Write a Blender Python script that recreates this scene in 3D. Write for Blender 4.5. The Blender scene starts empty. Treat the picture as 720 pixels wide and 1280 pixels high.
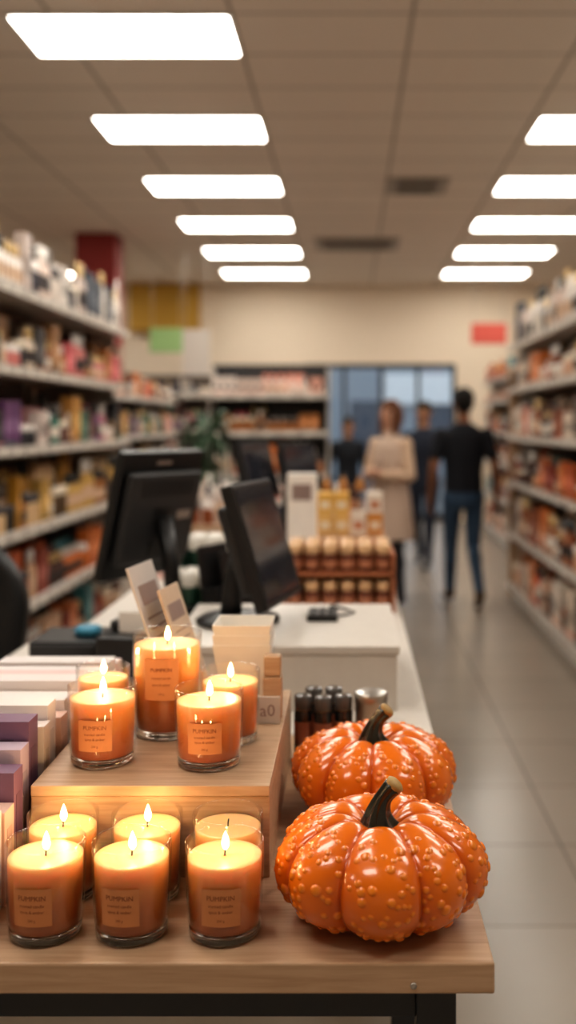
import bpy, math, random
import numpy as np
from mathutils import Matrix, Vector

random.seed(7)
S = bpy.context.scene
S.view_settings.view_transform = 'Standard'
S.view_settings.exposure = 0.0
try:
    S.view_settings.look = 'Medium High Contrast'
except Exception:
    pass

# ------------------------------------------------------------------ materials
def new_mat(name):
    m = bpy.data.materials.new(name); m.use_nodes = True
    nt = m.node_tree
    return m, nt, nt.nodes['Principled BSDF']

def pmat(name, col, rough=0.5, metal=0.0, coat=0.0, emis=None, es=0.0, noise=0.06, nscale=30, bump=0.0):
    m, nt, b = new_mat(name)
    b.inputs['Roughness'].default_value = rough
    b.inputs['Metallic'].default_value = metal
    b.inputs['Coat Weight'].default_value = coat
    tc = nt.nodes.new('ShaderNodeTexCoord')
    n = nt.nodes.new('ShaderNodeTexNoise'); n.inputs['Scale'].default_value = nscale; n.inputs['Detail'].default_value = 3
    nt.links.new(tc.outputs['Object'], n.inputs['Vector'])
    mx = nt.nodes.new('ShaderNodeMix'); mx.data_type = 'RGBA'
    mx.inputs[6].default_value = [c*(1-noise) for c in col[:3]] + [1]
    mx.inputs[7].default_value = [min(1, c*(1+noise)) for c in col[:3]] + [1]
    nt.links.new(n.outputs['Fac'], mx.inputs[0])
    nt.links.new(mx.outputs[2], b.inputs['Base Color'])
    if bump:
        bp = nt.nodes.new('ShaderNodeBump'); bp.inputs['Strength'].default_value = bump; bp.inputs['Distance'].default_value = 0.002
        nt.links.new(n.outputs['Fac'], bp.inputs['Height']); nt.links.new(bp.outputs['Normal'], b.inputs['Normal'])
    if emis:
        b.inputs['Emission Color'].default_value = (*emis, 1); b.inputs['Emission Strength'].default_value = es
    return m

def attr_mat(name, rough=0.4, coat=0.0, spec=0.5):
    m, nt, b = new_mat(name)
    a = nt.nodes.new('ShaderNodeVertexColor'); a.layer_name = 'Col'
    nt.links.new(a.outputs['Color'], b.inputs['Base Color'])
    b.inputs['Roughness'].default_value = rough
    b.inputs['Coat Weight'].default_value = coat
    b.inputs['Coat Roughness'].default_value = 0.06
    b.inputs['Specular IOR Level'].default_value = spec
    return m

def wood_mat(name, c1, c2, rough=0.45):
    m, nt, b = new_mat(name)
    tc = nt.nodes.new('ShaderNodeTexCoord'); mp = nt.nodes.new('ShaderNodeMapping')
    mp.inputs['Scale'].default_value = (1.6, 22, 30)
    nt.links.new(tc.outputs['Object'], mp.inputs['Vector'])
    n = nt.nodes.new('ShaderNodeTexNoise'); n.inputs['Scale'].default_value = 3.2; n.inputs['Detail'].default_value = 8
    n.inputs['Roughness'].default_value = 0.62; n.inputs['Distortion'].default_value = 0.6
    nt.links.new(mp.outputs[0], n.inputs['Vector'])
    r = nt.nodes.new('ShaderNodeValToRGB')
    r.color_ramp.elements[0].position = 0.34; r.color_ramp.elements[0].color = (*c2, 1)
    r.color_ramp.elements[1].position = 0.60; r.color_ramp.elements[1].color = (*c1, 1)
    nt.links.new(n.outputs['Fac'], r.inputs[0]); nt.links.new(r.outputs[0], b.inputs['Base Color'])
    bp = nt.nodes.new('ShaderNodeBump'); bp.inputs['Strength'].default_value = 0.15; bp.inputs['Distance'].default_value = 0.001
    nt.links.new(n.outputs['Fac'], bp.inputs['Height']); nt.links.new(bp.outputs['Normal'], b.inputs['Normal'])
    b.inputs['Roughness'].default_value = rough
    return m

def grid_mat(name, base, line, px, ox, py, oy, w, rough, var=0.05):
    m, nt, b = new_mat(name)
    g = nt.nodes.new('ShaderNodeNewGeometry'); sp = nt.nodes.new('ShaderNodeSeparateXYZ')
    nt.links.new(g.outputs['Position'], sp.inputs[0])
    def M(op, a, bb=None):
        n = nt.nodes.new('ShaderNodeMath'); n.operation = op
        for i, v in enumerate((a, bb)):
            if v is None: continue
            if isinstance(v, (int, float)): n.inputs[i].default_value = v
            else: nt.links.new(v, n.inputs[i])
        return n.outputs[0]
    def axis(o, p, off):
        t = M('DIVIDE', M('SUBTRACT', o, off), p)
        f = M('FRACT', t); d = M('MINIMUM', f, M('SUBTRACT', 1.0, f))
        return M('LESS_THAN', d, w/p), M('FLOOR', t)
    mx_, fx = axis(sp.outputs[0], px, ox); my_, fy = axis(sp.outputs[1], py, oy)
    mask = M('MAXIMUM', mx_, my_)
    wn = nt.nodes.new('ShaderNodeTexWhiteNoise'); wn.noise_dimensions = '2D'
    cb = nt.nodes.new('ShaderNodeCombineXYZ'); nt.links.new(fx, cb.inputs[0]); nt.links.new(fy, cb.inputs[1])
    nt.links.new(cb.outputs[0], wn.inputs['Vector'])
    no = nt.nodes.new('ShaderNodeTexNoise'); no.inputs['Scale'].default_value = 4; no.inputs['Detail'].default_value = 5
    nt.links.new(g.outputs['Position'], no.inputs['Vector'])
    v = M('ADD', M('MULTIPLY', wn.outputs[0], 0.5), M('MULTIPLY', no.outputs['Fac'], 0.5))
    a = nt.nodes.new('ShaderNodeMix'); a.data_type = 'RGBA'
    a.inputs[6].default_value = [c*(1-var) for c in base]+[1]; a.inputs[7].default_value = [c*(1+var) for c in base]+[1]
    nt.links.new(v, a.inputs[0])
    c = nt.nodes.new('ShaderNodeMix'); c.data_type = 'RGBA'
    nt.links.new(mask, c.inputs[0]); nt.links.new(a.outputs[2], c.inputs[6]); c.inputs[7].default_value = [*line, 1]
    nt.links.new(c.outputs[2], b.inputs['Base Color']); b.inputs['Roughness'].default_value = rough
    return m

def thin_glass(name, tint=(1, 1, 1), refl=0.9):
    # thin-walled glass: facing-based reflectance that is the same from both sides of the wall
    m = bpy.data.materials.new(name); m.use_nodes = True; nt = m.node_tree; nt.nodes.clear()
    o = nt.nodes.new('ShaderNodeOutputMaterial'); mx = nt.nodes.new('ShaderNodeMixShader')
    t = nt.nodes.new('ShaderNodeBsdfTransparent'); t.inputs[0].default_value = (*tint, 1)
    g = nt.nodes.new('ShaderNodeBsdfGlossy'); g.inputs['Roughness'].default_value = 0.03; g.inputs[0].default_value = (refl, refl, refl, 1)
    lw = nt.nodes.new('ShaderNodeLayerWeight'); lw.inputs['Blend'].default_value = 0.5
    p = nt.nodes.new('ShaderNodeMath'); p.operation = 'POWER'; p.inputs[1].default_value = 3.5
    nt.links.new(lw.outputs['Facing'], p.inputs[0])
    ma = nt.nodes.new('ShaderNodeMath'); ma.operation = 'MULTIPLY_ADD'; ma.inputs[1].default_value = 0.6; ma.inputs[2].default_value = 0.04
    nt.links.new(p.outputs[0], ma.inputs[0])
    nt.links.new(ma.outputs[0], mx.inputs[0]); nt.links.new(t.outputs[0], mx.inputs[1]); nt.links.new(g.outputs[0], mx.inputs[2])
    nt.links.new(mx.outputs[0], o.inputs[0])
    return m

def emit(name, col, s):
    m = bpy.data.materials.new(name); m.use_nodes = True; nt = m.node_tree; nt.nodes.clear()
    o = nt.nodes.new('ShaderNodeOutputMaterial'); e = nt.nodes.new('ShaderNodeEmission')
    e.inputs[0].default_value = (*col, 1); e.inputs[1].default_value = s
    nt.links.new(e.outputs[0], o.inputs[0]); return m

M_merch = attr_mat('merchandise_surface', 0.4)
M_person = attr_mat('clothing_and_skin', 0.75, spec=0.25)
M_pump = attr_mat('glazed_pumpkin', 0.24, coat=0.55, spec=.4)
M_wood = wood_mat('oak_wood', (.54, .365, .235), (.42, .27, .16))
M_wood2 = wood_mat('oak_riser', (.52, .35, .225), (.40, .255, .15))
M_black = pmat('black_plastic', (.012, .012, .013), 0.38)
M_black2 = pmat('dark_grey_plastic', (.03, .03, .032), 0.45)
M_frame = pmat('dark_steel', (.03, .033, .038), 0.5)
M_screen = pmat('monitor_glass', (.03, .033, .045), 0.12, coat=0.5)
M_white = pmat('white_laminate', (.60, .555, .50), 0.4)
M_shelf = pmat('shelf_metal', (.55, .51, .46), 0.45)
M_cream = pmat('cream_paint', (.76, .65, .52), 0.8)
M_paper = pmat('cream_paper', (.86, .81, .74), 0.7)
M_jar = thin_glass('candle_glass')
M_door_glass = thin_glass('door_glass', (.92, .96, 1))
M_flame = emit('candle_flame', (1, .74, .36), 14)
M_lamp = emit('lamp_diffuser', (1, .94, .85), 12.5)
M_steel = pmat('steel', (.5, .48, .45), 0.3, metal=0.9)
M_base_glass = pmat('jar_base_glass', (.97, .92, .86), 0.03); M_base_glass.node_tree.nodes['Principled BSDF'].inputs['Transmission Weight'].default_value = 1.0
M_red = pmat('red_paint', (.24, .024, .02), 0.6)
M_yellow = pmat('yellow_paint', (.48, .28, .04), 0.6)
M_green = pmat('green_sign', (.38, .60, .26), 0.6)
M_redsign = pmat('red_sign', (.62, .11, .08), 0.6)
M_leaf = pmat('leaf', (.03, .07, .028), 0.5)
M_terracotta = pmat('terracotta', (.4, .17, .09), 0.7)

# wax: flame glow painted into the colour ramp, bright top, dark bottom
M_wax, nt, b = new_mat('amber_wax_painted_glow')
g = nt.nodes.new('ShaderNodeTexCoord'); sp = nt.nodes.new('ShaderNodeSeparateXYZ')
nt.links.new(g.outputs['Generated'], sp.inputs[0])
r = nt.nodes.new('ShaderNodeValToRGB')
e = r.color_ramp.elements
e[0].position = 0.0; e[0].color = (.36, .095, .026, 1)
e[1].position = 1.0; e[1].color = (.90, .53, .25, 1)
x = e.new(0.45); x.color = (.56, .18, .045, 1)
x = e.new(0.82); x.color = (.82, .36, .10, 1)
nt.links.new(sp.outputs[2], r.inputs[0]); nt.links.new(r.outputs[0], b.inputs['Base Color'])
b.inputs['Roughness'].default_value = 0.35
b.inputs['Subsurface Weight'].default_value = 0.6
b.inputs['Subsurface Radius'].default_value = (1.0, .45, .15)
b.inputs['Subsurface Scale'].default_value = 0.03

# ------------------------------------------------------------------ mesh builder
class MB:
    def __init__(s): s.v = []; s.f = []; s.c = []; s.m = []; s.s = []
    def add(s, vs, fs, col=(1, 1, 1), mat=0, smooth=False, T=None):
        o = len(s.v)
        if T is not None: vs = [tuple(T @ Vector(p)) for p in vs]
        s.v += [tuple(p) for p in vs]
        for i, f in enumerate(fs):
            s.f.append(tuple(k+o for k in f)); s.c.append(col[i] if isinstance(col, list) else col); s.m.append(mat); s.s.append(smooth)
    def box(s, x0, x1, y0, y1, z0, z1, col=(1, 1, 1), mat=0, T=None):
        vs = [(x0,y0,z0),(x1,y0,z0),(x1,y1,z0),(x0,y1,z0),(x0,y0,z1),(x1,y0,z1),(x1,y1,z1),(x0,y1,z1)]
        s.add(vs, [(0,3,2,1),(4,5,6,7),(0,1,5,4),(1,2,6,5),(2,3,7,6),(3,0,4,7)], col, mat, False, T)
    def lathe(s, cx, cy, cz, prof, seg=16, col=(1, 1, 1), mat=0, smooth=True, T=None, cap=True, sx=1, sy=1):
        vs = []; fs = []; cs = []
        n = len(prof)
        for (r, z) in prof:
            for k in range(seg):
                a = 2*math.pi*k/seg; vs.append((cx+r*sx*math.cos(a), cy+r*sy*math.sin(a), cz+z))
        for i in range(n-1):
            for k in range(seg):
                k2 = (k+1) % seg
                fs.append((i*seg+k, i*seg+k2, (i+1)*seg+k2, (i+1)*seg+k)); cs.append(col[i] if isinstance(col, list) else col)
        if cap:
            fs.append(tuple(range(seg-1, -1, -1))); cs.append(cs[0])
            fs.append(tuple((n-1)*seg+k for k in range(seg))); cs.append(cs[-2])
        s.add(vs, fs, cs, mat, smooth, T)
    def tube(s, pts, rad, seg=12, col=(1, 1, 1), mat=0, flute=0, nfl=5, cap=True):
        pts = [Vector(p) for p in pts]; vs = []; fs = []; n = len(pts)
        up = Vector((0, 1, 0.01)).normalized()
        for i, p in enumerate(pts):
            t = (pts[min(i+1, n-1)]-pts[max(i-1, 0)]).normalized()
            a = t.cross(up).normalized(); bb = a.cross(t).normalized()
            for k in range(seg):
                th = 2*math.pi*k/seg; r = rad[i]*(1+flute*math.cos(nfl*th))
                vs.append(p+a*r*math.cos(th)+bb*r*math.sin(th))
        for i in range(n-1):
            for k in range(seg):
                k2 = (k+1) % seg; fs.append((i*seg+k, (i+1)*seg+k, (i+1)*seg+k2, i*seg+k2))
        if cap: fs.append(tuple(range(seg))); fs.append(tuple((n-1)*seg+k for k in reversed(range(seg))))
        s.add(vs, fs, col, mat, True)
    def build(s, name, mats, parent=None, bevel=0, bseg=2):
        me = bpy.data.meshes.new(name); me.from_pydata(s.v, [], s.f)
        for m in mats: me.materials.append(m)
        me.polygons.foreach_set('material_index', s.m)
        me.polygons.foreach_set('use_smooth', s.s)
        ca = me.color_attributes.new('Col', 'FLOAT_COLOR', 'CORNER')
        arr = []
        for i, f in enumerate(s.f):
            c = s.c[i]; arr += [c[0], c[1], c[2], 1.0]*len(f)
        ca.data.foreach_set('color', arr)
        me.update()
        o = bpy.data.objects.new(name, me); S.collection.objects.link(o)
        if parent: o.parent = parent
        if bevel:
            bv = o.modifiers.new('Bevel', 'BEVEL'); bv.width = bevel; bv.segments = bseg; bv.limit_method = 'ANGLE'; bv.angle_limit = math.radians(40)
        return o

def empty(name, loc=(0, 0, 0), rz=0):
    o = bpy.data.objects.new(name, None); S.collection.objects.link(o); o.location = loc; o.rotation_euler = (0, 0, rz); o.empty_display_size = .05
    return o

def simple(name, x0, x1, y0, y1, z0, z1, mat, bevel=0, parent=None):
    m = MB(); m.box(x0, x1, y0, y1, z0, z1); return m.build(name, [mat], parent, bevel)

def text_geo(txt, size):
    cu = bpy.data.curves.new('t', 'FONT'); cu.body = txt; cu.size = size; cu.align_x = 'CENTER'; cu.resolution_u = 2
    o = bpy.data.objects.new('t', cu); S.collection.objects.link(o)
    dg = bpy.context.evaluated_depsgraph_get(); me = bpy.data.meshes.new_from_object(o.evaluated_get(dg))
    vs = [tuple(v.co) for v in me.vertices]; fs = [tuple(p.vertices) for p in me.polygons]
    bpy.data.objects.remove(o); bpy.data.meshes.remove(me); bpy.data.curves.remove(cu)
    return vs, fs

# ------------------------------------------------------------------ room
CZ = 3.69
XL, XR, YF, YB = -7.0, 4.5, -3.0, 16.0
M_floor = grid_mat('floor_tiles', (.345, .295, .245), (.17, .14, .115), 0.6, 0.16, 0.6, 0.1, 0.004, 0.26)
M_ceil = grid_mat('ceiling_tiles', (.74, .665, .59), (.42, .37, .32), 0.96, -.63, 0.6, 5.41, 0.012, 0.9, 0.03)
simple('floor', XL, XR, YF, YB, -.1, 0, M_floor)
simple('ceiling', XL, XR, YF, YB, CZ, CZ+.1, M_ceil)
simple('wall_left', XL-.1, XL, YF, YB, 0, CZ, M_cream)
simple('wall_right', XR, XR+.1, YF, YB, 0, CZ, M_cream)
simple('wall_front', XL, XR, YF-.1, YF, 0, CZ, M_cream)
dx0, dx1, dz = -.72, 1.65, 2.46
simple('wall_back', XL, dx0, YB, YB+.15, 0, CZ, M_cream)
simple('wall_back', dx1, XR, YB, YB+.15, 0, CZ, M_cream)
simple('wall_back', dx0, dx1, YB, YB+.15, dz, CZ, M_cream)
d = MB()
e0, e1, eh = dx0+.002, dx1-.002, dz-.002
for xx in (e0+.03, dx0+.62, dx0+1.2, dx0+1.78, e1-.03): d.box(xx-.03, xx+.03, YB+.02, YB+.1, 0.001, eh)
d.box(e0, e1, YB+.02, YB+.1, dz-.07, eh); d.box(e0, e1, YB+.02, YB+.1, 0.001, .12)
d.box(e0, e1, YB+.055, YB+.06, .12, dz-.07, mat=1)
d.build('door_1', [M_frame, M_door_glass])
simple('street_ground', -12, 14, 16.2, 40, -.12, -.02, pmat('asphalt', (.17, .17, .17), .8))
f = MB(); f.box(-12, 14, 30, 30.4, -.02, 9)
for i in range(12): f.box(-10+i*2, -8.7+i*2, 29.95, 30, .6, 2.2, mat=1)
f.box(1.0, 3.2, 29.85, 29.95, 2.1, 3.0, mat=2)
f.build('street_facade', [pmat('facade', (.34, .37, .40), .8), pmat('facade_glass', (.10, .12, .15), .2), pmat('facade_sign', (.85, .85, .83), .5)])

def lamp(x0, y0):
    m = MB()
    t = .02
    m.box(x0, x0+1.2, y0, y0+.6, CZ-.012, CZ-.001)
    m.box(x0+t, x0+1.2-t, y0+t, y0+.6-t, CZ-.016, CZ-.0125, mat=1)
    m.build('ceiling_light_panel', [M_shelf, M_lamp])
for j in range(-3, 6):  # rows run on nearer than the view; those unseen panels are added for lighting
    lamp(-1.83, 5.41+1.8*j); lamp(1.335, 5.41+1.8*j)
for j in (-3, -1, 1, 3, 5): lamp(-5.2, 5.41+1.8*j)
M_frame_l = pmat('vent_frame', (.36, .32, .28), .6)
M_slat = pmat('vent_slat', (.17, .15, .13), .6)
def vent(x0, x1, y0, y1):
    m = MB(); m.box(x0, x1, y0, y1, CZ-.02, CZ-.001)
    n = 5
    for i in range(n):
        yy = y0+(i+.5)*(y1-y0)/n
        m.box(x0+.1, x1-.1, yy-.03, yy+.02, CZ-.03, CZ-.02, mat=1)
    m.build('ceiling_air_vent', [M_frame_l, M_slat])
vent(-.42, .58, 11.9, 12.7); vent(.32, .88, 9.0, 9.6)

# ------------------------------------------------------------------ shelving
PAL = {
 'white': [(.8,.74,.68),(.7,.62,.55),(.85,.8,.74),(.6,.5,.45),(.75,.6,.52),(.03,.03,.05),(.03,.05,.08)],
 'dark': [(.03,.02,.02),(.30,.10,.03),(.36,.18,.07),(.6,.2,.18),(.03,.03,.035),(.70,.58,.46),(.42,.16,.04),(.62,.12,.14)],
 'mix': [(.7,.6,.55),(.02,.12,.08),(.16,.06,.18),(.6,.25,.28),(.7,.62,.56),(.02,.02,.025),(.04,.18,.14),(.14,.06,.05),(.65,.35,.1)],
 'gold': [(.48,.24,.03),(.58,.36,.10),(.10,.06,.03),(.68,.48,.28),(.03,.025,.02),(.32,.12,.02)],
 'red': [(.46,.10,.03),(.6,.17,.04),(.26,.05,.03),(.62,.40,.26),(.58,.2,.08),(.08,.24,.26),(.08,.03,.02)],
 'warm': [(.68,.42,.28),(.66,.20,.05),(.74,.62,.5),(.28,.08,.03),(.78,.68,.58),(.44,.2,.10),(.07,.035,.03),(.6,.11,.05)],
 'pink': [(.8,.42,.32),(.75,.6,.52),(.7,.28,.2),(.82,.72,.65)],
}
def item(m, x, y, z, w, h, pal, T, rnd):
    c = rnd.choice(pal); k = rnd.random(); dp = min(w, .09)
    if k < .42:
        m.box(x-w/2, x+w/2, y, y+dp, z, z+h, c, T=T)
        c2 = tuple(min(1, q*1.6+.12) for q in c) if sum(c) < 1.2 else tuple(q*.35 for q in c)
        m.box(x-w*.32, x+w*.32, y-.001, y, z+h*.3, z+h*.62, c2, T=T)
        m.box(x-w*.5, x+w*.5, y-.001, y, z+h*.05, z+h*.12, rnd.choice(pal), T=T)
    elif k < .78:
        r_ = w/2*.85; cap = rnd.choice([(.03,.03,.03),(.65,.45,.2),(.8,.76,.7)])
        cols = [c, c, c, cap, cap]
        m.lathe(x, y+r_, z, [(r_*.9,0),(r_,h*.05),(r_,h*.6),(r_*.4,h*.74),(r_*.42,h*.76),(r_*.4,h)], 10, cols, T=T)
        m.lathe(x, y+r_, z+h*.18, [(r_*1.02,0),(r_*1.02,h*.28)], 10, rnd.choice([(.8,.74,.65),(.7,.5,.35),(.05,.04,.04)]), T=T, cap=False)
    else:
        r_ = w/2*.95; hh = h*.6; cap = rnd.choice([(.05,.04,.04),(.8,.7,.55),(.85,.8,.75)])
        m.lathe(x, y+r_, z, [(r_*.92,0),(r_,hh*.06),(r_,hh*.7),(r_*.96,hh*.72),(r_*1.02,hh*.74),(r_*1.0,hh)], 12, [c,c,c,cap,cap], T=T)

def gondola(name, loc, rz, length, levels, depth, pals, seed, top_h=.3, back=None):
    rnd = random.Random(seed)
    T = Matrix.Translation(loc) @ Matrix.Rotation(rz, 4, 'Z')
    m = MB(); H = levels[-1]+.05
    m.box(0, length, depth-.03, depth, 0, H+.25, mat=1, T=T)
    m.box(0, length, .03, depth-.03, 0, levels[0]-.03, mat=0, T=T)
    nb = max(1, round(length/1.2))
    for i in range(nb+1):
        xx = i*length/nb
        m.box(min(xx, length-.03), min(xx, length-.03)+.03, depth-.09, depth-.03, 0, H+.22, mat=0, T=T)
    for xx in (0, length-.02): m.box(xx, xx+.02, .10, depth-.03, .05, levels[-1], mat=0, T=T)
    for z in levels:
        m.box(0, length, 0, depth-.03, z-.03, z, mat=0, T=T)
        m.box(0, length, -.012, 0, z-.045, z+.006, mat=0, T=T)
        for q in range(int(length/.22)):
            x0 = q*.22+rnd.random()*.08+.03
            if x0+.07 < length: m.box(x0, x0+.06, -.0135, -.012, z-.036, z-.004, mat=2, T=T)
    m.build(name, [M_shelf, back or M_shelf_back, M_tag], bevel=0)
    p = MB()
    for li, z in enumerate(levels):
        pal = PAL[pals[li % len(pals)]]
        gap = (levels[li+1]-z-.07) if li+1 < len(levels) else top_h
        for row, y in enumerate((.03, .19)):
            x = .05
            while x < length-.1:
                w = rnd.uniform(.05, .10); hh = gap*rnd.uniform(.55, .97)*(1.0 if row else .92)
                n = rnd.choice([1, 2, 2, 3, 4]); sd_ = rnd.random()
                for _ in range(n):
                    if x+w > length-.04: break
                    item(p, x+w/2, y, z+.0005, w*.94, hh, pal, T, random.Random(sd_)); x += w+.004
                x += rnd.uniform(0, .015)
    p.build('shelf_merchandise', [M_merch])

M_shelf_back = pmat('shelf_back_panel', (.14, .11, .09), .7)
M_tag = pmat('price_tags', (.85, .8, .72), .6)
gondola('shelving_unit', (-1.72, 3.2, 0), math.pi/2, 4.7, [.15, .56, .963, 1.40, 1.814, 2.227], .45, ['red','red','gold','mix','dark','white'], 11, top_h=.46)
gondola('shelving_unit', (1.39, 9.0, 0), -math.pi/2, 6.4, [.13, .583, 1.03, 1.42, 1.826, 2.19], .45, ['warm','warm','red','warm','warm','white'], 12, top_h=.42)
gondola('shelving_unit', (-2.3, 8.7, 0), math.pi/2, 4.8, [.15, .56, .963, 1.40, 1.814], .45, ['warm','mix','white','mix','warm'], 13)
gondola('shelving_unit', (1.9, 14.6, 0), -math.pi/2, 5.0, [.13, .583, 1.03, 1.42, 1.826, 2.1], .45, ['warm','red','warm','red','warm','red'], 14)
gondola('shelving_unit', (-1.35, 9.6, 0), 0, 1.15, [.15, .6, 1.05, 1.45, 1.80], .45, ['white','dark','warm','dark','pink'], 15, top_h=.22, back=M_black2)
gondola('shelving_unit', (-4.6, 14.5, 0), 0, 3.2, [.15, .6, 1.05, 1.45, 1.93], .45, ['white','mix','warm','mix','white'], 16, top_h=.24)
simple('wooden_end_panel', 1.40, 1.82, 9.03, 9.07, 0, 2.0, M_wood, .004)

simple('red_column', -3.12, -2.66, 11.6, 12.0, 0, CZ, M_red, .01)
simple('yellow_wall_fascia', -3.4, -2.35, 15.75, 15.995, 2.95, CZ-.002, M_yellow, .01)
def hanging_sign(name, x0, x1, y, z0, z1, mat):
    m = MB(); m.box(x0, x1, y, y+.04, z0, z1, mat=0); m.box(x0+.03, x0+.036, y+.015, y+.021, z1, CZ, mat=1); m.box(x1-.036, x1-.03, y+.015, y+.021, z1, CZ, mat=1)
    m.build(name, [mat, M_steel], bevel=.002)
hanging_sign('green_hanging_sign', -2.55, -2.13, 13.0, 2.43, 2.74, M_green)
hanging_sign('white_hanging_sign', -2.0, -1.68, 12.2, 2.1, 2.65, M_white)
hanging_sign('red_hanging_sign', 1.42, 1.83, 12.0, 2.46, 2.70, M_redsign)

# ------------------------------------------------------------------ front display table
TZ = .93
t = empty('display_table')
mt = MB(); mt.box(-.95, .158, 1.12, 1.94, TZ-.034, TZ); mt.build('table_top', [M_wood], t, .0025)
mf = MB()
for (lx, ly) in ((.075, 1.16), (-.93, 1.16), (.075, 1.86), (-.93, 1.86)): mf.box(lx, lx+.045, ly, ly+.045, 0, TZ-.034)
mf.box(-.885, .075, 1.165, 1.195, TZ-.085, TZ-.034); mf.box(-.885, .075, 1.875, 1.90, TZ-.085, TZ-.034)
mf.box(.085, .11, 1.205, 1.86, TZ-.085, TZ-.034); mf.box(-.92, -.895, 1.205, 1.86, TZ-.085, TZ-.034)
mf.build('steel_frame', [M_frame], t, .002)
ms = MB(); ms.lathe(0, 0, 0, [(.0035, 0), (.0035, .0015), (.002, .002)], 14, T=Matrix.Translation((.069, 1.1195, TZ-.024)) @ Matrix.Rotation(math.pi/2, 4, 'X')); ms.build('screw_head', [M_steel], t)

RZ = 1.05
mr = MB()
mr.box(-.4156, -.105, 1.33, 1.812, RZ-.014, RZ)
mr.box(-.4156, -.105, 1.332, 1.346, TZ, RZ-.0145); mr.box(-.4156, -.105, 1.797, 1.811, TZ, RZ-.0145)
mr.box(-.4156, -.4016, 1.3465, 1.7965, TZ, RZ-.0145); mr.box(-.119, -.105, 1.3465, 1.7965, TZ, RZ-.0145)
mr.build('wooden_display_riser', [M_wood2], None, .0012)

# ------------------------------------------------------------------ candles
TXT = {}
def txt(s, size):
    if (s, size) not in TXT: TXT[(s, size)] = text_geo(s, size)
    return TXT[(s, size)]
M_label = attr_mat('candle_label', .6)
def candle(x, y, z, R, H, lit=True, rot=0.0):
    e = empty('candle_jar', (x, y, z), rot)
    k = .93
    def ro(zz): return R*(k+(1-k)*min(1, zz/(H*.7)))
    th = .0024; zb = .0125
    g = MB()
    prof = [(.001, 0), (R*k*.91, 0), (R*k*.975, .0015), (R*k, .005)]
    n = 8
    for i in range(1, n+1): zz = .005+(H-.005)*i/n; prof.append((ro(zz), zz))
    prof += [(R-th*.5, H+.0008), (R-th, H)]
    for i in range(n, -1, -1): zz = zb+(H-zb)*i/n; prof.append((ro(zz)-th, zz-.0002))
    prof.append((.001, zb-.0005))
    g.lathe(0, 0, 0, prof, 56, cap=False)
    g.build('glass_jar', [M_jar], e)
    gb = MB(); gb.lathe(0, 0, 0, [(.0005,.0008),(R*k*.89,.0008),(R*k*.965,.003),(R*k*.975,zb-.003),(R*k*.93,zb-.001),(.0005,zb-.001)], 48, cap=False); gb.build('jar_base', [M_base_glass], e)
    wt = H-.017
    w = MB()
    pr = [(.0008, zb), (ro(zb)*.93, zb+.0004)]
    for i in range(7):
        zz = zb+.002+(wt-.0012-zb-.002)*i/6; pr.append((ro(zz)-th-.0004, zz))
    pr += [(R-th-.0014, wt-.0002), (R*.8, wt-.0005), (R*.45, wt-.0016), (.0008, wt-.002)]
    w.lathe(0, 0, 0, pr, 56, cap=False)
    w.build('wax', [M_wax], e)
    wk = MB(); wk.tube([(0, 0, wt-.003), (.0003, 0, wt+.003), (.001, 0, wt+.008)], [.0011, .001, .0008], 8); wk.build('wick', [M_black], e)
    if lit:
        fl = MB(); f0 = wt+.0045; fh = .022
        fl.lathe(.0008, 0, f0, [(.0004,0),(.0022,fh*.08),(.0040,fh*.22),(.0045,fh*.36),(.0039,fh*.55),(.0024,fh*.76),(.0010,fh*.92),(.0002,fh)], 20)
        fl.build('flame', [M_flame], e)
        L = bpy.data.lights.new('flame_light', 'POINT'); L.energy = .13; L.color = (1, .60, .26); L.shadow_soft_size = .006
        lo = bpy.data.objects.new('flame_light', L); S.collection.objects.link(lo); lo.parent = e; lo.location = (0, 0, f0+fh+.004)
    lb = MB(); z0, z1 = H*.24, H*.64; hw = R*.50
    if H > .13: z0, z1 = H*.40, H*.80
    nseg = 14; vs = []; fs = []
    for i in range(nseg+1):
        a = (-hw+2*hw*i/nseg)
        for zz in (z0, z1):
            rr = ro(zz)+.0004; an = a/rr; vs.append((rr*math.sin(an), -rr*math.cos(an), zz))
    for i in range(nseg): fs.append((2*i, 2*i+2, 2*i+3, 2*i+1))
    lb.add(vs, fs, (.60, .25, .10), smooth=True)
    def put(s, size, zc, col=(.24, .07, .025)):
        v, f_ = txt(s, size)
        rr = ro(zc)+.0007
        lb.add([(rr*math.sin(a/rr), -rr*math.cos(a/rr), zc+b_) for a, b_, _ in v], f_, col)
    hL = z1-z0
    put('PUMPKIN', .0078, z0+hL*.70); put('scented candle', .0048, z0+hL*.52); put('spice & amber', .0048, z0+hL*.36)
    put('200 g', .004, z0+hL*.14)
    lb.build('label', [M_label], e)

for (cx, cy) in ((-.354, 1.19), (-.254, 1.19), (-.146, 1.19)): candle(cx, cy, TZ+.0005, .0455, .107, rot=random.uniform(-.1, .15)-.05)
for i, (cx, cy) in enumerate(((-.360, 1.283), (-.2545, 1.283), (-.1535, 1.283))): candle(cx, cy, TZ+.0005, .0438, .104, lit=(i < 2))
candle(-.346, 1.43, RZ+.0005, .0475, .107)
candle(-.196, 1.42, RZ+.0005, .0475, .105)
candle(-.279, 1.56, RZ+.0005, .052, .153)
candle(-.179, 1.525, RZ+.0005, .044, .105)
candle(-.373, 1.545, RZ+.0005, .040, .105)

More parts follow.
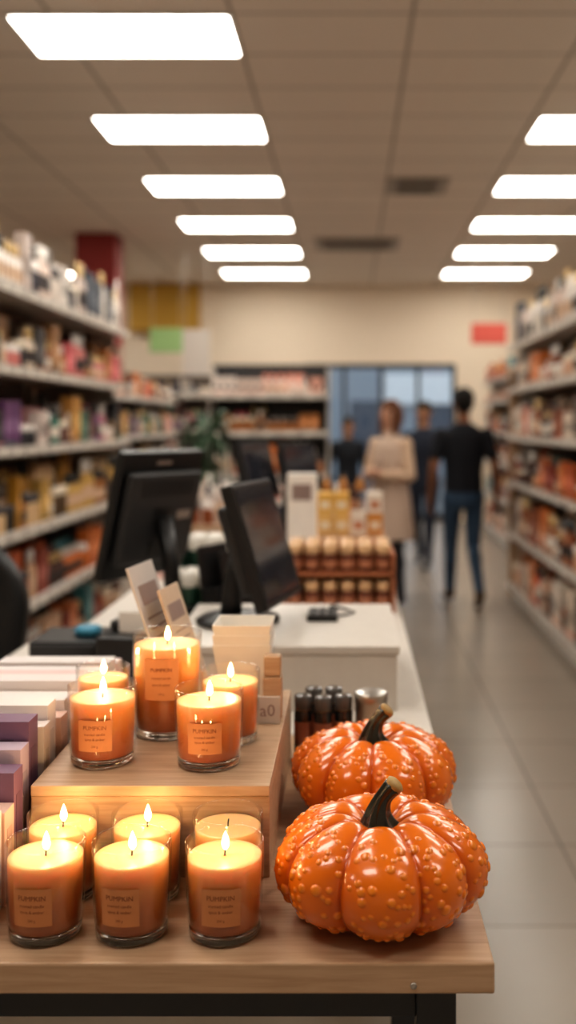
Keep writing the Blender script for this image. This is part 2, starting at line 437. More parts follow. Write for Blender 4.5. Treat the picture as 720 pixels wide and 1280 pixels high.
# ------------------------------------------------------------------ pumpkins
def pumpkin(loc, R, H, seed, lean, lobes=9, rz=0.0):
    rs = np.random.RandomState(seed)
    nu, nv = 680, 360
    th = np.linspace(0, 2*np.pi, nu, endpoint=False)[None, :]
    ph = np.linspace(0.0, np.pi, nv)[:, None]
    tt = th+.06*np.sin(3*th+seed)+.04*np.sin(2*th+seed*2)
    Lb = np.abs(np.sin(lobes*tt/2))**.55
    sp_ = np.sin(ph)**.80
    rad = R*sp_*(1-.12*(1-Lb)*(.35+.65*np.sin(ph)))*(1+.015*np.sin(5*th+seed))
    cz = np.sign(np.cos(ph))*np.abs(np.cos(ph))**.92
    q = rad/R
    zz = H/2*cz*(1-.09*(1-Lb)) * np.ones_like(th)
    zz = zz - np.where(cz > 0, 1, -.8)*H*.22*np.exp(-(q/.24)**2)
    X0 = rad*np.cos(th); Y0 = rad*np.sin(th)
    P3 = np.stack([X0, Y0, zz], -1)
    du = np.roll(P3, -1, 1)-np.roll(P3, 1, 1); dv = np.gradient(P3, axis=0)
    N = np.cross(dv, du); N /= np.maximum(np.linalg.norm(N, axis=-1, keepdims=True), 1e-9)
    if (N[nv//2, 0]*P3[nv//2, 0]).sum() < 0: N = -N
    disp = np.zeros((nv, nu)); wm = np.zeros((nv, nu))
    used = []; tries = 0
    while len(used) < 380 and tries < 8000:
        tries += 1
        lobe = rs.randint(lobes); side = rs.choice([-1, 1])
        a = 2*np.pi*(lobe+.5)/lobes+side*rs.beta(2, 1.6)*.31
        pv = math.acos(rs.uniform(-.72, .88))
        i = int(pv/math.pi*(nv-1)); j = int((a % (2*np.pi))/(2*np.pi)*nu) % nu
        c = P3[i, j]; rw = rs.choice([.0022, .0029, .0037, .0046], p=[.36, .34, .22, .08])
        if any(np.linalg.norm(c-u_) < (rw+w_)*1.3 for u_, w_ in used): continue
        used.append((c, rw))
        i0, i1 = max(0, i-26), min(nv, i+27)
        d2 = ((P3[i0:i1]-c)**2).sum(-1)/(rw*rw)
        gz = np.sqrt(np.clip(1-d2/1.9, 0, 1))*np.clip((1.9-d2)/.5, 0, 1)**.5
        disp[i0:i1] = np.maximum(disp[i0:i1], gz*rw*.60); wm[i0:i1] = np.maximum(wm[i0:i1], gz)
    V = P3+N*disp[..., None]
    V[..., 2] -= V[..., 2].min()
    me = bpy.data.meshes.new('pumpkin_body')
    verts = V.reshape(-1, 3)
    idx = np.arange(nv*nu).reshape(nv, nu)
    A = idx[:-1, :]; B = np.roll(A, -1, 1); D = idx[1:, :]; C = np.roll(D, -1, 1)
    F = np.stack([A, D, C, B], -1).reshape(-1, 4)
    me.from_pydata(verts.tolist(), [], F.tolist())
    me.polygons.foreach_set('use_smooth', [True]*len(me.polygons))
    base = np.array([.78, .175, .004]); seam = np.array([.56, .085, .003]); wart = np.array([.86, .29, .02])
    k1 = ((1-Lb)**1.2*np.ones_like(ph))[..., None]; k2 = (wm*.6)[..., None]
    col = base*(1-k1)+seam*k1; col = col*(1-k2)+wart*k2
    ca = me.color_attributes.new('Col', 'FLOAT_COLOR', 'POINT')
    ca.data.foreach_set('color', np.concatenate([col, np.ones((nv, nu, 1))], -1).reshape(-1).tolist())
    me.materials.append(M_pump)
    e = empty('decorative_pumpkin', loc, rz)
    o = bpy.data.objects.new('pumpkin_body', me); S.collection.objects.link(o); o.parent = e
    top = H*.72
    st = MB(); pts = []; rr = []
    for i in range(19):
        u = i/18
        pts.append((lean*(u**2.4)-.004*math.sin(u*math.pi), -.004*u, top+.064*u-.012*max(0, u-.65)))
        rr.append(.023*(1-u)**2.6+.0085+.0022*max(0, u-.75)*4)
    st.tube(pts, rr, 36, mat=0, flute=.16, nfl=6)
    pe = Vector(pts[-1]); dr = (pe-Vector(pts[-3])).normalized()
    st.tube([pe-dr*.001, pe+dr*.004, pe+dr*.007], [.0112, .0118, .008], 20, mat=1)
    s = st.build('stem', [M_stem, M_stemtip], e); s.rotation_euler = (0, 0, -rz)
M_stem = pmat('stem_dark_green', (.010, .013, .010), .2, coat=.6)
M_stemtip = pmat('stem_cut_wood', (.42, .27, .10), .5, bump=.4, nscale=300)
pumpkin((.036, 1.238, TZ+.0005), .128, .130, 3, .016, rz=.15)
pumpkin((.036, 1.560, TZ+.0005), .127, .130, 8, .018, rz=.5)

# ------------------------------------------------------------------ things around the riser
cb = MB()
def carton(y, th, x1, h, col, stripe=None, z=TZ):
    x0 = x1-.20
    cb.box(x0, x1, y, y+th, z+.0005, z+h, col)
    if stripe: cb.box(x0+.02, x1-.012, y-.0008, y, z+h*.18, z+h*.62, stripe)
    for q in range(3): cb.box(x1-.075, x1-.02-.01*q, y-.0009, y-.0001, z+h*(.86-.05*q), z+h*(.875-.05*q), tuple(min(1, v*.5) for v in col))
    cb.box(x1, x1+.0006, y+th*.25, y+th*.75, z+h*.3, z+h*.8, tuple(min(1, q*.8) for q in col))
W_ = (.74, .68, .66); PK = (.72, .53, .50); PU = (.19, .10, .17); PE = (.74, .50, .42); LM = (.52, .42, .50)
specs = [(1.145,.03,-.418,.085,PE,None),(1.18,.03,-.42,.095,PK,None),(1.215,.032,-.425,.12,W_,PE),(1.25,.035,-.422,.115,PE,None),(1.29,.035,-.424,.15,PU,W_),
         (1.335,.035,-.430,.165,LM,PU),(1.375,.04,-.432,.19,PU,W_),(1.42,.03,-.425,.17,W_,PU),(1.455,.04,-.43,.19,W_,None),(1.50,.035,-.424,.16,PE,None),(1.54,.045,-.43,.175,W_,PK),
         (1.59,.04,-.426,.165,W_,None),(1.635,.045,-.43,.18,W_,PK),(1.685,.035,-.428,.15,PE,None),(1.725,.045,-.43,.165,PK,None),(1.775,.045,-.428,.16,W_,None),(1.825,.05,-.43,.165,W_,PK),(1.88,.045,-.43,.15,PK,W_)]
for s_ in specs: carton(*s_)
cb.build('cosmetics_carton_row', [M_merch], None, .0012)

def leaning_card(name, x, y, z, w, h, yaw, tilt, mats):
    T = Matrix.Translation((x, y, z)) @ Matrix.Rotation(yaw, 4, 'Z') @ Matrix.Rotation(-tilt, 4, 'X')
    m = MB(); m.box(-w/2, w/2, 0, .004, 0, h, T=T)
    m.box(-w*.36, w*.36, -.0006, 0, h*.72, h*.86, mat=1, T=T)
    for i in range(5): m.box(-w*.36, w*(.36-.08*(i % 2)), -.0006, 0, h*(.62-.07*i), h*(.635-.07*i), mat=1, T=T)
    T2 = Matrix.Translation((x, y, z)) @ Matrix.Rotation(yaw, 4, 'Z')
    m.box(-w*.5, w*.5, -.012, .03, 0, .006, mat=2, T=T2)
    m.build(name, mats, None, .0006)
M_ink = pmat('printed_ink', (.3, .22, .2), .6)
leaning_card('leaflet_stand', -.280, 1.735, RZ+.0005, .12, .245, math.radians(82), math.radians(19), [pmat('grey_card', (.58, .54, .52), .6), M_ink, M_black])
leaning_card('leaflet_stand', -.244, 1.735, RZ+.0005, .10, .205, math.radians(82), math.radians(19), [pmat('kraft_card', (.60, .47, .36), .7), M_ink, M_black])

pc = MB()
for i in range(3):
    z0 = RZ+.0005+i*.016; h = .108
    b0, b1 = .030, .048; tk = .0015
    vs = []
    px_ = -.178
    for (hw, zz) in ((b0, z0), (b1, z0+h), (b1-tk, z0+h), (b0-tk, z0+.002)):
        vs += [(px_-hw, 1.72-hw, zz), (px_+hw, 1.72-hw, zz), (px_+hw, 1.72+hw, zz), (px_-hw, 1.72+hw, zz)]
    fs = [(3, 2, 1, 0), (12, 13, 14, 15)]
    for a in range(3):
        for k in range(4): k2 = (k+1) % 4; fs.append((a*4+k, a*4+k2, a*4+4+k2, a*4+4+k))
    pc.add(vs, fs)
pc.build('paper_box_stack', [M_paper], None, .001)
wblk = MB(); wblk.box(-.140, -.110, 1.635, 1.665, RZ+.0005, RZ+.065); wblk.box(-.1385, -.1115, 1.637, 1.663, RZ+.066, RZ+.098)
wblk.build('wooden_block', [M_wood], None, .002)
sg = MB(); sg.box(-.150, -.110, 1.605, 1.609, RZ+.0005, RZ+.042); sg.box(-.145, -.115, 1.609, 1.623, RZ+.0005, RZ+.004)
v_, f_ = txt('a0', .027); sg.add([(-.130+a, 1.6045, RZ+.012+b_) for a, b_, _ in v_], f_, mat=1)
sg.build('price_sign', [M_white, M_ink], None)

db = MB()
for i, (bx, by) in enumerate(((-.083, 1.80), (-.048, 1.79), (-.012, 1.80), (-.066, 1.85), (-.03, 1.85))):
    db.lathe(bx, by, TZ+.0005, [(.0145,0),(.016,.002),(.016,.085),(.0145,.088),(.0148,.089),(.0155,.09),(.0155,.112),(.014,.114)], 24,
             [(.01,.01,.01)]*2+[(.01,.01,.01)]*2+[(.35,.2,.08)]+[(.10,.09,.085)]*3)
    db.lathe(bx, by, TZ+.03, [(.0162,0),(.0162,.040)], 24, (.34,.12,.07), cap=False)
db.build('dark_bottle_group', [attr_mat('bottle_gloss', .15, coat=.5)])
tn = MB(); tn.lathe(.036, 1.80, TZ+.0005, [(.026,0),(.028,.002),(.028,.10),(.0292,.101),(.0292,.118),(.027,.12),(.001,.120)], 36, cap=False)
tn.build('metal_tin', [M_steel])

# ------------------------------------------------------------------ checkout counter
ct = MB()
ct.box(-.87, .158, 1.95, 2.95, TZ-.03, TZ); ct.box(-.84, .13, 1.98, 2.92, 0, TZ-.0305)
ct.box(-.78, .158, 2.951, 5.25, TZ-.03, TZ); ct.box(-.75, .13, 2.951, 5.22, 0, TZ-.0305)
ct.build('checkout_counter', [M_white], None, .003)
BZ = 1.064
bx = MB(); bx.box(-.385, .1016, 2.10, 2.60, BZ-.018, BZ); bx.box(-.38, .0966, 2.104, 2.596, TZ+.0005, BZ-.0185)
bx.build('till_plinth', [M_white], None, .003)

def pos_monitor(name, loc, yaw, tilt, w, h, neck, panel_z):
    e = empty(name, loc, yaw)
    T = Matrix.Translation((0, 0, panel_z)) @ Matrix.Rotation(-tilt, 4, 'X')
    p = MB(); p.box(-w/2, w/2, -.012, .016, -h/2, h/2, T=T); p.build('panel_housing', [M_black], e, .006, 3)
    p = MB(); p.box(-w*.44, w*.44, .0165, .045, -h*.36, h*.36, T=T); p.build('rear_cover', [M_black2], e, .012, 3)
    p = MB(); p.box(-w/2+.016, w/2-.016, -.0135, -.0122, -h/2+.018, h/2-.016, T=T); p.build('screen', [M_screen], e)
    p = MB()
    for i in range(9): p.box(-w*.30+i*w*.07, -w*.30+i*w*.07+.009, .0452, .047, h*.18, h*.30, T=T)
    p.box(-.035, .035, .0452, .0465, -h*.05, h*.09, T=T); p.box(-.03, .03, .0452, .048, -h*.30, -h*.18, T=T)
    p.build('vents_and_ports', [M_black], e)
    p = MB(); p.box(-.028, .028, .0162, .0168, h*.40, h*.43, T=T); p.box(-w*.35, -w*.18, .0452, .0458, -h*.02, h*.05, T=T)
    p.build('rear_sticker', [M_steel], e)
    p = MB(); y0 = .05
    p.tube([(0, .06+neck, .012), (0, .06+neck*.9, .05), (0, .065+neck*.4, panel_z*.6), (0, .048, panel_z-.01)], [.026, .024, .021, .024], 16)
    p.build('neck', [M_black], e)
    p = MB(); p.lathe(0, .05+neck*.6, 0, [(.09,0),(.11,.002),(.112,.008),(.10,.014),(.03,.020)], 40, sx=1.0, sy=.85); p.build('foot', [M_black], e)
pos_monitor('checkout_monitor', (-.540, 2.76, TZ+.0005), math.radians(-123), math.radians(15), .31, .35, .03, .35)
pos_monitor('touchscreen_till', (-.198, 2.35, BZ+.0005), math.radians(78), math.radians(17), .30, .285, .02, .185)
pos_monitor('checkout_monitor', (-.44, 4.9, TZ+.0005), math.radians(70), math.radians(15), .34, .28, .03, .37)
pos_monitor('checkout_monitor', (-.25, 5.05, TZ+.0005), math.radians(60), math.radians(15), .30, .24, .03, .38)

kb = MB(); kb.box(-.10, -.03, 2.36, 2.46, BZ+.0005, BZ+.014)
for i in range(3):
    for j in range(4): kb.box(-.094+i*.021, -.079+i*.021, 2.368+j*.023, 2.384+j*.023, BZ+.0145, BZ+.017)
kb.build('numeric_keypad', [M_black], None, .002)
cbl = MB(); cbl.tube([(-.03, 2.41, BZ+.005), (-.01, 2.43, BZ+.004), (.01, 2.46, BZ+.004), (-.01, 2.50, BZ+.004), (-.05, 2.54, BZ+.004), (-.03, 2.59, BZ+.004)], [.0025]*6, 8); cbl.build('keypad_cable', [M_black])
e = empty('receipt_printer', (-.478, 2.34, TZ+.0005), math.radians(-8))
p = MB(); p.box(-.075, .075, -.09, .09, 0, .12); p.build('body', [M_black], e, .008, 3)
p = MB(); p.box(-.068, .068, -.02, .085, .121, .142); p.build('lid', [M_black2], e, .006)
p = MB(); p.box(-.04, .04, -.035, -.033, .118, .165); p.build('paper', [M_paper], e)
cd = MB(); cd.box(-.76, -.60, 2.42, 2.60, TZ+.0005, TZ+.075); cd.box(-.755, -.605, 2.412, 2.419, TZ+.01, TZ+.068, mat=1); cd.lathe(-.67, 2.41, TZ+.035, [(.008,0),(.008,.004)], 12, mat=2)
cd.build('cash_drawer', [M_black, M_black2, M_steel], None, .004)
tp = MB(); tp.box(-.68, -.58, 2.20, 2.34, TZ+.0005, TZ+.02); tp.box(-.672, -.588, 2.21, 2.33, TZ+.0205, TZ+.0215, mat=1)
tp.build('card_terminal', [M_black, M_screen], None, .003)
bt = MB(); bt.lathe(-.64, 2.50, TZ+.0755, [(.028,0),(.032,.006),(.032,.018),(.026,.022)], 24); bt.build('blue_tape_roll', [pmat('blue_plastic', (.05, .25, .38), .4)])
bh = MB()
for i, (xx, yy) in enumerate(((-.335, 2.72), (-.285, 2.76))):
    T = Matrix.Translation((xx, yy, TZ+.0005)) @ Matrix.Rotation(math.radians(65), 4, 'Z') @ Matrix.Rotation(math.radians(-8), 4, 'X')
    bh.box(-.07, .07, 0, .006, 0, .27-.02*i, T=T); bh.box(-.07, .07, -.03, -.024, 0, .16, T=T); bh.box(-.07, .07, -.03, .006, 0, .006, T=T); bh.box(-.07, -.064, -.03, .006, 0, .16, T=T); bh.box(.064, .07, -.03, .006, 0, .16, T=T)
bh.build('brochure_holder', [M_black], None, .001)
gb_ = MB()
gb_.box(-.56, -.30, 3.02, 3.34, TZ+.0005, TZ+.05, (.02,.02,.02)); gb_.box(-.56, -.30, 3.17, 3.34, TZ+.05, TZ+.14, (.02,.02,.02))
for i in range(5):
    for j in range(4):
        xx = -.53+i*.050; yy = 3.05+j*.064+(.02 if j > 1 else 0); h = .10; zz = TZ+.0505 if j < 2 else TZ+.1405
        gb_.lathe(xx, yy, zz, [(.018,0),(.021,.003),(.022,h*.55),(.0235,h*.56),(.0235,h),(.02,h+.003)], 16, [(.02,.07,.045)]*3+[(.75,.72,.66)]*2)
gb_.build('lidded_tub_group', [M_merch])

jr = empty('jar_display_rack')
p = MB()
for z in (TZ+.0005, 1.045): p.box(-.215, .14, 3.2, 3.46, z, z+.01)
p.box(-.215, -.205, 3.2, 3.46, TZ+.011, 1.11); p.box(.13, .14, 3.2, 3.46, TZ+.011, 1.11); p.box(-.204, .129, 3.45, 3.46, TZ+.011, 1.12)
p.build('rack', [pmat('rack_orange', (.45, .16, .07), .5)], jr)
p = MB()
for z in (TZ+.011, 1.0555):
    for j in range(4):
        for i in range(6):
            xx = -.177+i*.056; yy = 3.232+j*.06
            p.lathe(xx, yy, z, [(.022,0),(.025,.003),(.025,.05),(.021,.055),(.0235,.056),(.0235,.083),(.021,.085)], 18, [(.14,.035,.015)]*3+[(.3,.1,.05)]+[(.66,.42,.23)]*2)
            p.lathe(xx, yy, z+.014, [(.0253,0),(.0253,.022)], 18, (.42,.17,.09), cap=False)
p.build('jars', [M_merch], jr)
yb = MB(); rn = random.Random(3)
yb.box(-.14, .14, 4.15, 4.5, TZ+.0005, 1.07, (.5,.3,.18))
for j, (zz, h) in enumerate(((1.0705, .085), (1.156, .08))):
    for i in range(4):
        c = rn.choice([(.70,.42,.10),(.7,.44,.15),(.72,.64,.54),(.6,.26,.06)])
        x0 = -.135+i*.068
        if j == 1 and i == 2: continue
        yb.box(x0, x0+.062, 4.18, 4.28, zz, zz+h, c); yb.box(x0, x0+.062, 4.3, 4.4, zz, zz+h*.95, c)
        yb.box(x0+.012, x0+.05, 4.179, 4.18, zz+h*.25, zz+h*.6, (.75,.66,.5) if c[2] < .3 else (.5,.2,.1))
for i in range(3): yb.lathe(-.1+i*.07, 4.33, 1.237, [(.02,0),(.022,.03),(.01,.045),(.01,.06)], 12, (.4,.18,.05))
yb.build('yellow_carton_display', [M_merch], None, .002)
wc = MB(); wc.box(-.232, -.125, 3.75, 3.85, TZ+.0005, 1.336); wc.box(-.215, -.142, 3.7485, 3.75, 1.24, 1.30, mat=1)
wc.build('white_carton', [M_paper, M_ink], None, .003)
rc = MB()
for i in range(9):
    c = random.choice([(.5,.07,.04),(.62,.52,.42),(.5,.2,.08)])
    rc.box(.06, .14, 3.55+i*.06, 3.60+i*.06, TZ+.0005, TZ+.07+.03*(i % 3), c)
rc.build('small_carton_row', [M_merch], None, .001)
pb = MB()
for i in range(7):
    c = random.choice([(.7,.45,.4),(.75,.66,.6),(.6,.3,.22),(.05,.05,.06),(.62,.54,.3)])
    w = random.uniform(.04, .07); h = random.uniform(.08, .2)
    pb.box(-.74+i*.075, -.74+i*.075+w, 3.9, 3.98, TZ+.0005, TZ+h, c)
pb.build('boxed_goods_group', [M_merch], None, .001)
ft = MB(); ft.box(-1.15, .1, 6.2, 7.2, .86, .9, (.5,.34,.22))
for (a, c) in ((-1.12, 6.25), (.02, 6.25), (-1.12, 7.1), (.02, 7.1)): ft.box(a, a+.05, c, c+.05, 0, .86, (.05,.05,.05))
ft.build('promotion_table', [M_merch])
fg = MB(); rn = random.Random(21)
for j in range(4):
    x = -1.1
    while x < .02:
        w = rn.uniform(.06, .1); item(fg, x+w/2, 6.3+j*.2, .9005, w, rn.uniform(.12, .3), PAL['warm'] if rn.random() < .6 else PAL['white'], None, rn); x += w+.01
fg.build('promotion_goods', [M_merch])

ch = empty('office_chair', (-1.24, 3.15, 0), math.radians(20))
p = MB(); 
n = 12; vs = []; fs = []
for i in range(n+1):
    u = i/n; z = .72+.38*u; hw = .24*(1-.15*(1-u)**2)*math.sqrt(max(.02, 1-max(0, (u-.45)/.57)**2.0))
    for k in range(9):
        s_ = -1+2*k/8; vs.append((hw*s_, -.06*(s_**2)+.22+.05*u, z))
for i in range(n):
    for k in range(8): fs.append((i*9+k, i*9+k+1, (i+1)*9+k+1, (i+1)*9+k))
p.add(vs, fs, smooth=True); o = p.build('backrest', [M_black], ch)
sm = o.modifiers.new('Solid', 'SOLIDIFY'); sm.thickness = .06
p = MB(); p.box(-.22, .22, -.22, .20, .62, .70); p.build('seat', [M_black2], ch, .03, 3)
p = MB(); p.tube([(0, .20, .63), (0, .29, .7), (0, .28, .85)], [.02, .02, .02], 10); p.lathe(0, 0, .1, [(.03,0),(.03,.3),(.02,.3),(.02,.52)], 14)
for i in range(5):
    a = i*2*math.pi/5; p.tube([(0, 0, .12), (.12*math.cos(a), .12*math.sin(a), .1), (.24*math.cos(a), .24*math.sin(a), .07)], [.022, .018, .014], 8)
    p.lathe(.24*math.cos(a), .24*math.sin(a), 0, [(.02,0),(.03,.02),(.03,.045),(.015,.06)], 12)
p.build('base', [M_black], ch)

pp = empty('potted_plant', (-1.13, 8.1, 0))
p = MB(); p.lathe(0, 0, 0, [(.13,0),(.15,.01),(.19,.42),(.2,.43),(.2,.46),(.17,.46),(.165,.42),(.001,.42)], 28, cap=False); p.build('pot', [M_terracotta], pp)
p = MB(); rn = random.Random(9)
for i in range(130):
    a = rn.uniform(0, 6.28); h = rn.uniform(.75, 1.74); r0 = rn.uniform(.02, .07); L = rn.uniform(.10, .17); tl = rn.uniform(-.4, .9)
    b0 = Vector((r0*math.cos(a)*.3, r0*math.sin(a)*.3, .42)); b1 = Vector((r0*math.cos(a), r0*math.sin(a), h-.12))
    p.tube([b0, (b0+b1)/2, b1], [.005, .004, .003], 5)
    dr = Vector((math.cos(a)*math.cos(tl), math.sin(a)*math.cos(tl), math.sin(tl))); sd = Vector((-math.sin(a), math.cos(a), rn.uniform(-.9, .9))).normalized()
    vs = []
    for k in range(7):
        u = k/6; w = .036*math.sin(math.pi*min(1, u*.92+.04))
        c = b1+dr*L*u+Vector((0, 0, -.10*u*u)); vs += [c-sd*w, c+Vector((0, 0, -.008)), c+sd*w]
    fs = []
    for k in range(6):
        for q in range(2): fs.append((k*3+q, k*3+q+1, k*3+q+4, k*3+q+3))
    p.add(vs, fs, smooth=True)
p.build('foliage', [M_leaf], pp)

# ------------------------------------------------------------------ people
def person(name, loc, heading, scale, pose, voxel=.008):
    pieces = []
    def cap(a, b, ra, rb, c): pieces.append(('c', Vector(a), Vector(b), ra, rb, c))
    def ell(ct, r, c): pieces.append(('e', Vector(ct), Vector(r), c))
    def loft(rows, c): pieces.append(('l', rows, c))
    P = pose
    skin, hair, top, leg, shoe = P['skin'], P['hair'], P['top'], P['leg'], P['shoe']
    fem = P.get('fem', False)
    sw = .165 if fem else .19
    if fem: loft([(.86,0,0,.165,.115),(.98,0,0,.165,.115),(1.10,0,0,.135,.098),(1.25,0,.01,.155,.115),(1.36,0,0,.16,.105),(1.44,0,-.01,.11,.075),(1.48,0,-.01,.06,.055)], top)
    else: loft([(.88,0,0,.155,.115),(.98,0,0,.16,.115),(1.10,0,0,.155,.108),(1.28,0,.01,.18,.122),(1.40,0,0,.185,.108),(1.46,0,-.01,.13,.08),(1.50,0,-.01,.065,.058)], top)
    loft([(.80,0,0,.12,.10),(.88,0,0,.16,.118),(.94,0,0,.16,.116)], leg)
    cap((0, -.008, 1.46), (0, .008, 1.58), .055, .052, skin)
    hz = 1.665
    ell((0, 0, hz+.015), (.074, .092, .095), skin); ell((0, .022, hz-.045), (.054, .068, .066), skin)
    cap((0, .088, hz+.01), (0, .106, hz-.022), .010, .013, skin)
    for s_ in (-1, 1):
        ell((s_*.077, -.002, hz-.005), (.011, .018, .030), skin)
        ell((s_*.030, .082, hz+.012), (.013, .010, .007), (.03,.02,.02)); cap((s_*.018, .089, hz+.030), (s_*.044, .080, hz+.031), .005, .004, hair)
    ell((0, .087, hz-.052), (.022, .008, .006), (.35,.08,.07))
    ell((0, -.014, hz+.040), (.086, .100, .092), hair)
    if fem:
        ell((0, -.05, hz-.02), (.098, .072, .13), hair)
        for s_ in (-1, 1): ell((s_*.072, .0, hz-.03), (.030, .058, .10), hair); ell((s_*.075, .01, hz-.11), (.030, .045, .07), hair)
    else: ell((0, -.045, hz-.005), (.074, .056, .075), hair)
    for s_, (kn, an, toe) in zip((-1, 1), P['legs']):
        hp = (s_*.088, 0, .90)
        cap(hp, kn, .088, .06, leg); cap(kn, an, .058, .042, leg)
        kk = Vector(kn); aa = Vector(an); calf = kk.lerp(aa, .3)+Vector((0, -.012, 0)); ell(calf, (.055, .06, .10), leg)
        cap(Vector(an)+Vector((0, -.02, -.03)), toe, .040, .033, shoe); cap(an, Vector(an)+Vector((0, -.02, -.03)), .042, .04, shoe)
    for s_, (el, wr, hd) in zip((-1, 1), P['arms']):
        sh = Vector((s_*sw, -.005, 1.405)); el = Vector(el); wr = Vector(wr)
        sl = P.get('short', False)
        mid = sh.lerp(el, .62)
        ell(sh, (.06, .06, .06), top)
        if sl: cap(sh, mid, .057, .054, top); cap(mid, el, .043, .038, skin); cap(el, wr, .039, .026, skin)
        else: cap(sh, el, .056, .047, top); cap(el, wr, .046, .036, top)
        d = Vector(hd).normalized(); pn = Vector((s_, 0, 0)) if abs(d.x) < .8 else Vector((0, 0, 1))
        sd = d.cross(pn).normalized(); pn = sd.cross(d).normalized()
        if sd.y < 0: sd = -sd
        cap(wr, wr+d*.03, .024, .024, skin)
        for q in (-1.5, -.5, .5, 1.5): cap(wr+d*.025+sd*q*.012, wr+d*.085+sd*q*.019, .0135, .0115, skin)
        for q, L in zip((-1.5, -.5, .5, 1.5), (.055, .07, .076, .068)):
            a = wr+d*.085+sd*q*.0195; b_ = a+d*L*.5-pn*.008; c_ = b_+d*L*.4-pn*.022
            cap(a, b_, .0100, .0092, skin); cap(b_, c_, .0092, .0082, skin)
        a = wr+d*.03+sd*.026; b_ = a+sd*.024+d*.03-pn*.01; c_ = b_+d*.03+sd*.004-pn*.008
        cap(a, b_, .0125, .011, skin); cap(b_, c_, .011, .009, skin)
    if P.get('coat'):
        c = P['coat']
        loft([(.58,0,0,.235,.19),(.75,0,0,.215,.17),(.95,0,0,.19,.145),(1.10,0,0,.165,.125),(1.25,0,0,.178,.135),(1.38,0,0,.17,.115),(1.45,0,-.01,.12,.085)], c)
        loft([(1.40,0,-.015,.105,.085),(1.48,0,-.015,.082,.072),(1.53,0,-.02,.078,.068)], c)
        cap((.0, .135, 1.30), (.0, .185, .62), .012, .012, tuple(q*.7 for q in c))
    m = MB()
    for q in pieces:
        if q[0] == 'c':
            a, b_, ra, rb = q[1:5]; d = b_-a; L = d.length
            R3 = Vector((0, 0, 1)).rotation_difference(d.normalized()).to_matrix().to_4x4() if L > 1e-6 else Matrix.Identity(4)
            pr = [(ra*math.cos(t_), ra*math.sin(t_)) for t_ in [(-math.pi/2)+.02+i*(math.pi/2-.02)/5 for i in range(6)]]
            pr += [(rb*math.cos(t_), L+rb*math.sin(t_)) for t_ in [i*(math.pi/2-.02)/5 for i in range(6)]]
            m.lathe(0, 0, 0, pr, 20, T=Matrix.Translation(a) @ R3)
        elif q[0] == 'e':
            ct_, r_ = q[1:3]
            pr = [(math.sin(t_), -math.cos(t_)) for t_ in [.02+i*(math.pi-.04)/14 for i in range(15)]]
            m.lathe(0, 0, 0, pr, 24, T=Matrix.Translation(ct_) @ Matrix.Diagonal((*r_, 1)))
        else:
            rows = q[1]; vs = []; fs = []; seg = 32; n = len(rows)
            for (z, cx, cy, rx, ry) in rows:
                for k in range(seg): a_ = 2*math.pi*k/seg; vs.append((cx+rx*math.cos(a_), cy+ry*math.sin(a_), z))
            for i in range(n-1):
                for k in range(seg): k2 = (k+1) % seg; fs.append((i*seg+k, i*seg+k2, (i+1)*seg+k2, (i+1)*seg+k))
            fs.append(tuple(reversed(range(seg)))); fs.append(tuple((n-1)*seg+k for k in range(seg)))
            m.add(vs, fs)
    o = m.build('tmp', [])
    rm = o.modifiers.new('R', 'REMESH'); rm.mode = 'VOXEL'; rm.voxel_size = voxel
    sm = o.modifiers.new('S', 'SMOOTH'); sm.factor = .5; sm.iterations = 3
    dg = bpy.context.evaluated_depsgraph_get(); me = bpy.data.meshes.new_from_object(o.evaluated_get(dg))
    bpy.data.objects.remove(o)
    me.name = name
    nvt = len(me.vertices); co = np.zeros(nvt*3); me.vertices.foreach_get('co', co); co = co.reshape(-1, 3)
    best = np.full(nvt, 1e9); col = np.zeros((nvt, 4)); col[:, 3] = 1
    for q in pieces:
        if q[0] == 'c':
            a = np.array(q[1]); b_ = np.array(q[2]); ab = b_-a; t_ = np.clip(((co-a)@ab)/max(1e-9, ab@ab), 0, 1)
            dd = np.linalg.norm(co-(a+t_[:, None]*ab), axis=1)-(q[3]+(q[4]-q[3])*t_); c = q[5]
        elif q[0] == 'e':
            r_ = np.array(q[2]); u = (co-np.array(q[1]))/r_; ln = np.linalg.norm(u, axis=1); c = q[3]
            dd = (ln-1)*np.linalg.norm(co-np.array(q[1]), axis=1)/np.maximum(ln, 1e-6)
        else:
            rw = np.array(q[1]); z = co[:, 2]
            cx = np.interp(z, rw[:, 0], rw[:, 1]); cy = np.interp(z, rw[:, 0], rw[:, 2]); rx = np.interp(z, rw[:, 0], rw[:, 3]); ry = np.interp(z, rw[:, 0], rw[:, 4])
            ux = (co[:, 0]-cx)/rx; uy = (co[:, 1]-cy)/ry; ln = np.sqrt(ux**2+uy**2)
            dd = (ln-1)*np.sqrt((co[:, 0]-cx)**2+(co[:, 1]-cy)**2)/np.maximum(ln, 1e-6)
            dz = np.maximum(np.maximum(rw[0, 0]-z, z-rw[-1, 0]), -9); dd = np.where(dz > 0, np.maximum(dd, 0)+dz, np.maximum(dd, dz)); c = q[2]
        k = dd < best-.0005; best = np.where(k, dd, best); col[k, :3] = c
    for a_ in list(me.color_attributes): me.color_attributes.remove(a_)
    ca = me.color_attributes.new('Col', 'FLOAT_COLOR', 'POINT')
    ca.data.foreach_set('color', col.reshape(-1).tolist())
    me.materials.clear(); me.materials.append(M_person)
    me.polygons.foreach_set('use_smooth', [True]*len(me.polygons))
    ob = bpy.data.objects.new(name, me); S.collection.objects.link(ob)
    zmin = co[:, 2].min()*scale
    ob.location = (loc[0], loc[1], -zmin+.001); ob.rotation_euler = (0, 0, heading); ob.scale = (scale,)*3
    return ob

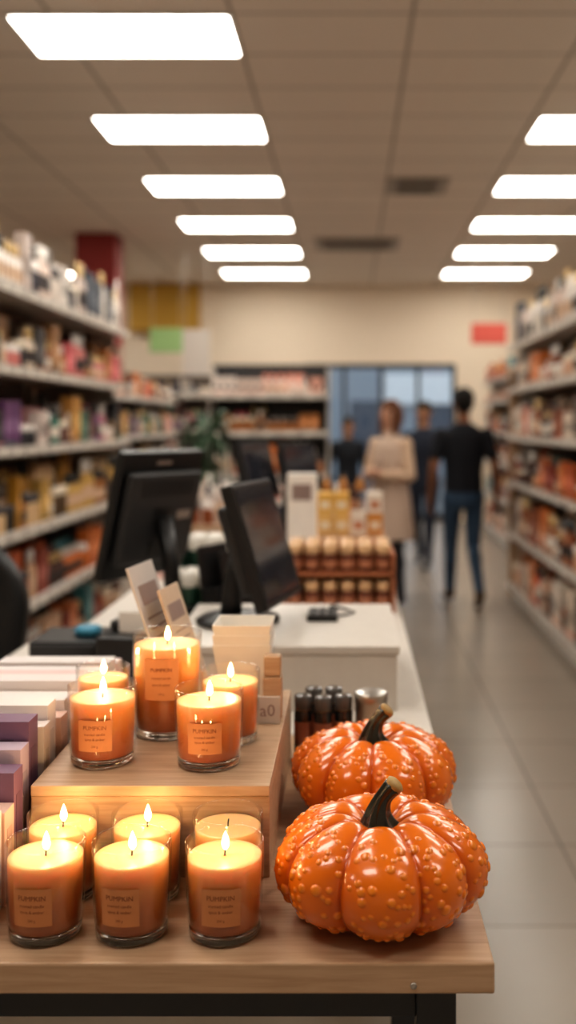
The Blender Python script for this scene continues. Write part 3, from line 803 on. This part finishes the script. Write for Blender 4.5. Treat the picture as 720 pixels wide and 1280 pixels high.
SK = (.42, .22, .13); SK2 = (.22, .10, .055); SK3 = (.50, .28, .19)
stand = [((-.09, .02, .50), (-.095, -.02, .09), (-.105, .13, .035)), ((.09, .03, .50), (.10, .0, .09), (.12, .15, .035))]
walk = [((-.085, .13, .51), (-.08, .20, .10), (-.085, .36, .04)), ((.085, .03, .49), (.09, -.22, .15), (.095, -.13, .035))]
hang = [((-.255, -.04, 1.13), (-.27, .05, .89), (0, .1, -1)), ((.255, -.05, 1.13), (.275, .02, .89), (0, .08, -1))]
person('walking_man', (.945, 8.55), math.radians(4), 1.02, dict(skin=SK2, hair=(.01,.008,.007), top=(.010,.011,.015), leg=(.035,.065,.11), shoe=(.06,.035,.02), legs=walk, arms=hang, short=True))
fold = [((-.235, .02, 1.13), (-.06, .20, 1.14), (1, .25, .15)), ((.235, .02, 1.13), (.06, .21, 1.17), (-1, .2, .1))]
person('standing_woman', (.335, 8.6), math.radians(140), .965, dict(skin=SK3, hair=(.12,.05,.025), top=(.58,.42,.30), leg=(.03,.03,.035), shoe=(.03,.02,.02), legs=stand, arms=fold, fem=True, coat=(.50,.38,.30)))
person('shopper_in_dark_jacket', (.79, 11.0), math.radians(165), .99, dict(skin=SK, hair=(.02,.015,.01), top=(.02,.025,.04), leg=(.02,.025,.04), shoe=(.02,.02,.02), legs=walk, arms=hang), .01)
person('shopper_in_dark_jacket', (-.03, 12.6), math.radians(200), .90, dict(skin=SK, hair=(.02,.015,.01), top=(.015,.017,.022), leg=(.02,.02,.03), shoe=(.02,.02,.02), legs=stand, arms=hang), .01)

# ------------------------------------------------------------------ world + camera
w = bpy.data.worlds.new('world'); S.world = w; w.use_nodes = True
w.node_tree.nodes['Background'].inputs[0].default_value = (.76, .82, .88, 1); w.node_tree.nodes['Background'].inputs[1].default_value = 1.3

cam = bpy.data.cameras.new('camera'); co_ = bpy.data.objects.new('camera', cam); S.collection.objects.link(co_)
co_.location = (0, 0, 1.52); co_.rotation_euler = (math.pi/2, 0, 0)
cam.sensor_fit = 'VERTICAL'; cam.sensor_height = 36; cam.lens = 36
cam.shift_x = -78/1280; cam.shift_y = -110/1280
cam.dof.use_dof = True; cam.dof.focus_distance = 1.28; cam.dof.aperture_fstop = 2.3
cam.clip_start = .05
S.camera = co_
